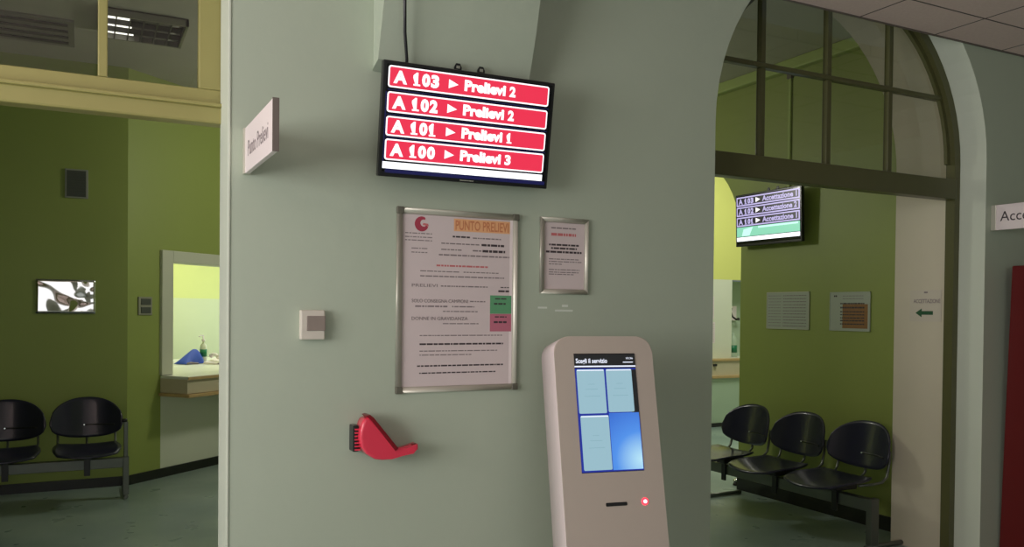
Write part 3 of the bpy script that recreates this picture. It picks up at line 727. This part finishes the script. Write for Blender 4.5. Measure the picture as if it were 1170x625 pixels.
# ------------------------------------------------------------------ GREEN WALL NOTICES
def notice(lab, y0, y1, z0, z1, kind):
    t = thing('wall_notice', lab, 'notice', (4.999, y0, z1), (0, 0, R(-90)))
    global Yp, b
    W, H = y0-y1, z1-z0
    b = MB()
    b.box((0, -.006, -H), (W, 0, 0), 'paper_grey', .001); Yp = -.0062
    if kind == 0:
        for i in range(11):
            L_(.02, .16, .03+i*.024, .004, 'ink_soft'); L_(.18, W-.03, .03+i*.024, .006, 'ink_soft')
    else:
        b.box((.12, -.0064, -H+.02), (W-.02, -.006, -.09), 'orange_block'); L_(.04, .07, .03, .012, 'ink'); L_(.12, W-.06, .03, .004, 'ink_soft'); L_(.12, W-.06, .05, .004, 'ink_soft')
        Yp = -.0066
        for z, h in ((.085, .009), (.115, .012), (.145, .009), (.167, .008), (.19, .008), (.21, .009), (.235, .008)): L_(.10, W-.05, z, h, 'ink')
    b.obj('sheet', t)
    b = MB()
    for x0, z0_, x1, z1_ in ((0, -.006, W, 0), (0, -H, W, -H+.006), (0, -H, .006, 0), (W-.006, -H, W, 0)): b.box((x0, -.008, z0_), (x1, -.0055, z1_), 'alu' if kind == 0 else 'paper_grey')
    b.obj('plastic_sleeve', t)
notice('pale grey printed notice on the green wall right under the second screen', 2.013, 1.56, 1.378, 1.674, 0)
notice('notice with an orange printed block on the green wall above the bench', 1.36, .995, 1.379, 1.665, 1)
# arrow sign on the cream jamb (faces -x)
t = thing('arrow_notice', 'white paper notice with green left arrow taped to the cream jamb', 'notice', (4.7745, .500, 1.66), (0, 0, R(-90)))
mat('paper_cream', srgb(202, 194, 178), .5)
b = MB(); b.box((0, -.002, -.20), (.222, 0, 0), 'paper_cream'); sh = b.obj('sheet', t)
text_obj('notice_text', 'ACCETTAZIONE', .04, 'ink_soft', sh, (.025, -.0025, -.083), width=.19, height=.026, bold=.0006)
b = MB(); b.prism([(.040, -.145), (.085, -.117), (.085, -.133), (.165, -.133), (.165, -.157), (.085, -.157), (.085, -.173)], -.0025, -.002, 'arrow_green'); b.obj('green_arrow', sh)
b = MB(); b.box((.10, -.003, -.02), (.125, -.002, -.01), 'ink_soft'); b.obj('tape_dot', sh)

# ------------------------------------------------------------------ LEFT ROOM THINGS
def dwall(x, out, z):   # point on the dark wall
    a = DROT[2]; return (OX+math.cos(a)*x+math.sin(a)*out, OY+math.sin(a)*x-math.cos(a)*out, z)
t = thing('vent_grille', 'small dark ventilation grille high on the green wall in the left room', 'ventilation grille', dwall(-.383, .001, 2.503), DROT)
b = MB(); b.box((-.085, -.012, -.118), (.085, 0, .118), 'grille_rim', .003); b.box((-.072, -.013, -.106), (.068, -.0115, .106), 'grille'); b.obj('frame', t)
b = MB()
for i in range(9): b.box((-.07, -.018, -.1+i*.0235), (.066, -.012, -.09+i*.0235), 'grille')
b.obj('slats', t)
b = MB()
b.grid(lambda uu, vv: ((-.215+uu*.430, -.006+.003*math.sin(uu*9+vv*4), -.138+vv*.276), (0, 1, 0)), 24, 14, .003, 'mirror_foil')
meta(b.obj('foil_plate', loc=dwall(-.457, .004, 1.581), rot=DROT), 'crinkled mirror-like silver plate glinting on the dim green wall', 'plate')
t = thing('switch_plate', 'grey double switch plate beside the reception hatch', 'switch', LW(.181, .001, 1.511), LROT)
b = MB(); b.box((-.075, -.012, -.078), (.075, 0, .078), 'switch_grey', .003); b.obj('plate', t)
for z in (-.036, .036):
    b = MB(); b.box((-.05, -.018, z-.026), (.055, -.0115, z+.026), 'grille', .002); b.obj('rocker', t)
# counter
t = thing('reception_counter', 'pale counter with wooden edges jutting out under the left reception hatch', 'counter', LOC, LROT)
b = MB(); b.box((.36, -.31, .750), (1.9, -.001, .876), 'counter_front', .003); b.obj('front_panel', t)
b = MB(); b.box((.35, -.33, .876), (1.9, -.0305, .902), 'counter_white', .004); b.box((.483, -.0305, .876), (1.458, .125, .902), 'counter_white'); b.box((.20, .125, .876), (2.9, 1.65, .902), 'counter_white'); b.obj('worktop', t)
b = MB(); b.box((.345, -.336, .874), (1.9, -.330, .898), 'wood_edge'); b.box((.34, -.35, .720), (1.9, -.001, .748), 'wood_edge', .004); b.obj('wood_edging', t)
# items on it
t = thing('bag', 'blue rounded fabric bag lying on the reception counter', 'bag', LW(1.66, -.90, .904), LROT)
b = MB()
b.grid(lambda uu, vv: ((-.14+.27*uu, -.09+.18*vv, .003+.19*math.sin(math.pi*min(1, max(0, vv)))**.6*((min(1, uu/.72)**.75) if uu < .82 else math.sqrt(max(0, 1-((uu-.82)/.18)**2)))*.78), (0, 0, 1)), 18, 14, .002, 'blue_fabric'); b.obj('body', t)
b = MB(); b.tube([(-.14, -.10, .012), (-.10, -.115, .020), (-.05, -.11, .012), (0, -.115, .008)], .010, 'ink_soft', 8); b.obj('strap', t)
b = MB(); b.grid(lambda uu, vv: ((-.14+.28*uu, -.12+.24*vv, .002+.17*math.sin(math.pi*vv)**.7*math.sin(math.pi*uu)**.6*(1.1-.5*uu)), (0, 0, -1)), 16, 12, .002, 'white_cloth')
meta(b.obj('folded_cloth', loc=LW(1.62, -1.32, .904), rot=LROT), 'pale cloth bundle behind the blue bag on the counter', 'cloth')
t = thing('soap_dispenser', 'white pump bottle with green label at the right of the hatch', 'bottle', LW(1.84, -.88, .9025))
b = MB(); b.lathe([(.034, 0), (.036, .01), (.036, .17), (.03, .20), (.012, .215), (.012, .235)], 'counter_white', seg=18); b.obj('bottle', t)
b = MB(); b.lathe([(.0375, .07), (.0375, .15)], 'green_plastic', seg=18); b.obj('green_label', t)
b = MB(); b.lathe([(.015, .235), (.02, .25), (.008, .26), (.006, .30)], 'sign_white', seg=12); b.tube([(0, 0, .295), (-.03, -.03, .30), (-.05, -.05, .288)], .006, 'sign_white', 8); b.obj('pump_head', t)
t = thing('telephone', 'white desk telephone with black keys on the left reception counter', 'telephone', LW(1.78, -.66, .9025), LROT)
b = MB(); b.prism([(-.08, 0), (.10, 0), (.10, .06), (-.08, .02)], -.09, .09, 'sign_white', bev=.004, T=Matrix.Rotation(R(0), 4, 'Z')); b.obj('base', t)
b = MB(); b.tube([(-.03, -.07, .075), (-.02, -.03, .10), (0, .03, .105), (.01, .07, .085)], [.024, .016, .016, .024], 'sign_white', 10); b.obj('handset', t)
b = MB()
for i in range(3):
    for j in range(3): b.box((-.05+i*.03, -.094, .012+j*.0), (-.035+i*.03, -.0905, .02+j*.0), 'ink')
b.box((-.06, -.096, .004), (.08, -.0905, .012), 'ink'); b.obj('keypad', t)

# ceiling fittings of the waiting room, seen through the left transom light
def louvre(lab, loc, nx, lit):
    t = thing('ceiling_lamp', lab, 'lamp', loc)
    b = MB(); W, D = .56, .56
    for x0, y0, x1, y1 in ((-W/2, -D/2, W/2, -D/2+.02), (-W/2, D/2-.02, W/2, D/2), (-W/2, -D/2, -W/2+.02, D/2), (W/2-.02, -D/2, W/2, D/2)): b.box((x0, y0, -.05), (x1, y1, 0), 'lamp_body')
    b.box((-W/2, -D/2, -.006), (W/2, D/2, 0), 'lamp_body'); b.obj('housing', t)
    for i in range(3):
        y = -.17+i*.17
        b = MB(); b.tube([(-.25, y, -.025), (-.09+.02*i, y, -.025)], .012, 'lamp_tube', 8); b.tube([(-.09+.02*i, y, -.025), (.25, y, -.025)], .012, 'lamp_body', 8); b.obj('tube', t)
    b = MB()
    for i in range(nx): b.box((-.26+i*.52/(nx-1)-.004, -.26, -.05), (-.26+i*.52/(nx-1)+.004, .26, -.012), 'grille')
    for y in (-.085, .085): b.box((-.26, y-.004, -.05), (.26, y+.004, -.012), 'grille')
    b.obj('louvre', t)
louvre('louvred ceiling lamp faintly lit behind the right pane of the left transom', (.38, 3.36, 3.4995), 7, True)
t = thing('ceiling_grille', 'long dark slatted air grille on the ceiling behind the left transom pane', 'air grille', (-.55, 3.80, 3.4995))
b = MB(); b.box((-.62, -.32, -.02), (.50, .32, 0), 'lamp_body', .004); b.obj('frame', t)
b = MB()
for i in range(4): b.box((-.58, -.26+i*.15, -.026), (.46, -.21+i*.15, -.0195), 'baseboard')
b.obj('slats', t)

# ------------------------------------------------------------------ REGISTRATION DESK, far right room
t = thing('registration_counter', 'mint panelled registration counter in the bright room behind the bench', 'counter', (7.3, 5.5, 0))
b = MB(); b.box((-2.0, -.015, .05), (2.0, .098, .64), 'mint_panel', .003); b.obj('front_panel', t)
b = MB(); b.box((-2.0, -.05, .64), (2.0, .098, .675), 'wood_edge', .004); b.box((-2.0, -.02, .865), (2.0, .098, .895), 'wood_edge', .004); b.obj('wood_edging', t)
b = MB(); b.box((-2.0, .0, .675), (2.0, .098, .865), 'counter_front'); b.obj('upstand', t)
b = MB(); b.box((.11, -.03, .80), (.16, -.0, .83), 'black_plastic', .003); b.obj('cable_port', t)
for i, (x0, z0, x1, z1, lb) in enumerate(((7.34, 1.42, 7.50, 1.72, 'upper printed paper taped to the white wall over the registration counter'), (7.36, 1.10, 7.52, 1.38, 'lower printed paper taped to the white wall over the registration counter'))):
    b = MB(); b.box((0, -.003, 0), (x1-x0, 0, z1-z0), 'sign_white'); Yp = -.0031
    for k in range(9): dashes(b, .015, x1-x0-.015, (z1-z0)-.03-k*.028, .006, 'ink_soft', Yp)
    meta(b.obj('paper_notice', loc=(x0, 5.598, z0)), lb, 'notice')
t = thing('wall_telephone', 'black curved telephone handset hanging in the registration room recess', 'telephone', (8.13, 5.949, 1.50))
b = MB(); b.box((-.05, -.03, -.10), (.05, 0, .10), 'sign_white', .004); b.obj('cradle', t)
b = MB(); b.tube([(-.09, -.07, .07), (-.10, -.08, .02), (-.07, -.085, -.05), (0, -.08, -.085), (.05, -.07, -.08)], [.022, .014, .012, .014, .022], 'black_plastic', 10); b.obj('handset', t)
t = thing('bottle', 'clear bottle with green label on the registration room ledge', 'bottle', (8.02, 5.80, .9005))
b = MB(); b.lathe([(.05, 0), (.052, .01), (.052, .24), (.03, .28), (.015, .30), (.015, .33)], 'mint_panel'); b.obj('bottle_body', t)
b = MB(); b.lathe([(.0535, .06), (.0535, .16)], 'green_plastic'); b.obj('green_label', t)
# floor stop beside the doorway
t = thing('door_stop', 'small round floor stop with chrome cap at the end of the green wall', 'door stop', (5.10, 2.46, 0))
b = MB(); b.lathe([(.030, 0), (.032, .008), (.026, .018), (.022, .035)], 'black_plastic', seg=20); b.obj('rubber_base', t)
b = MB(); b.lathe([(.028, .035), (.030, .042), (.024, .052), (.010, .058)], 'chrome', seg=20); b.obj('chrome_cap', t)
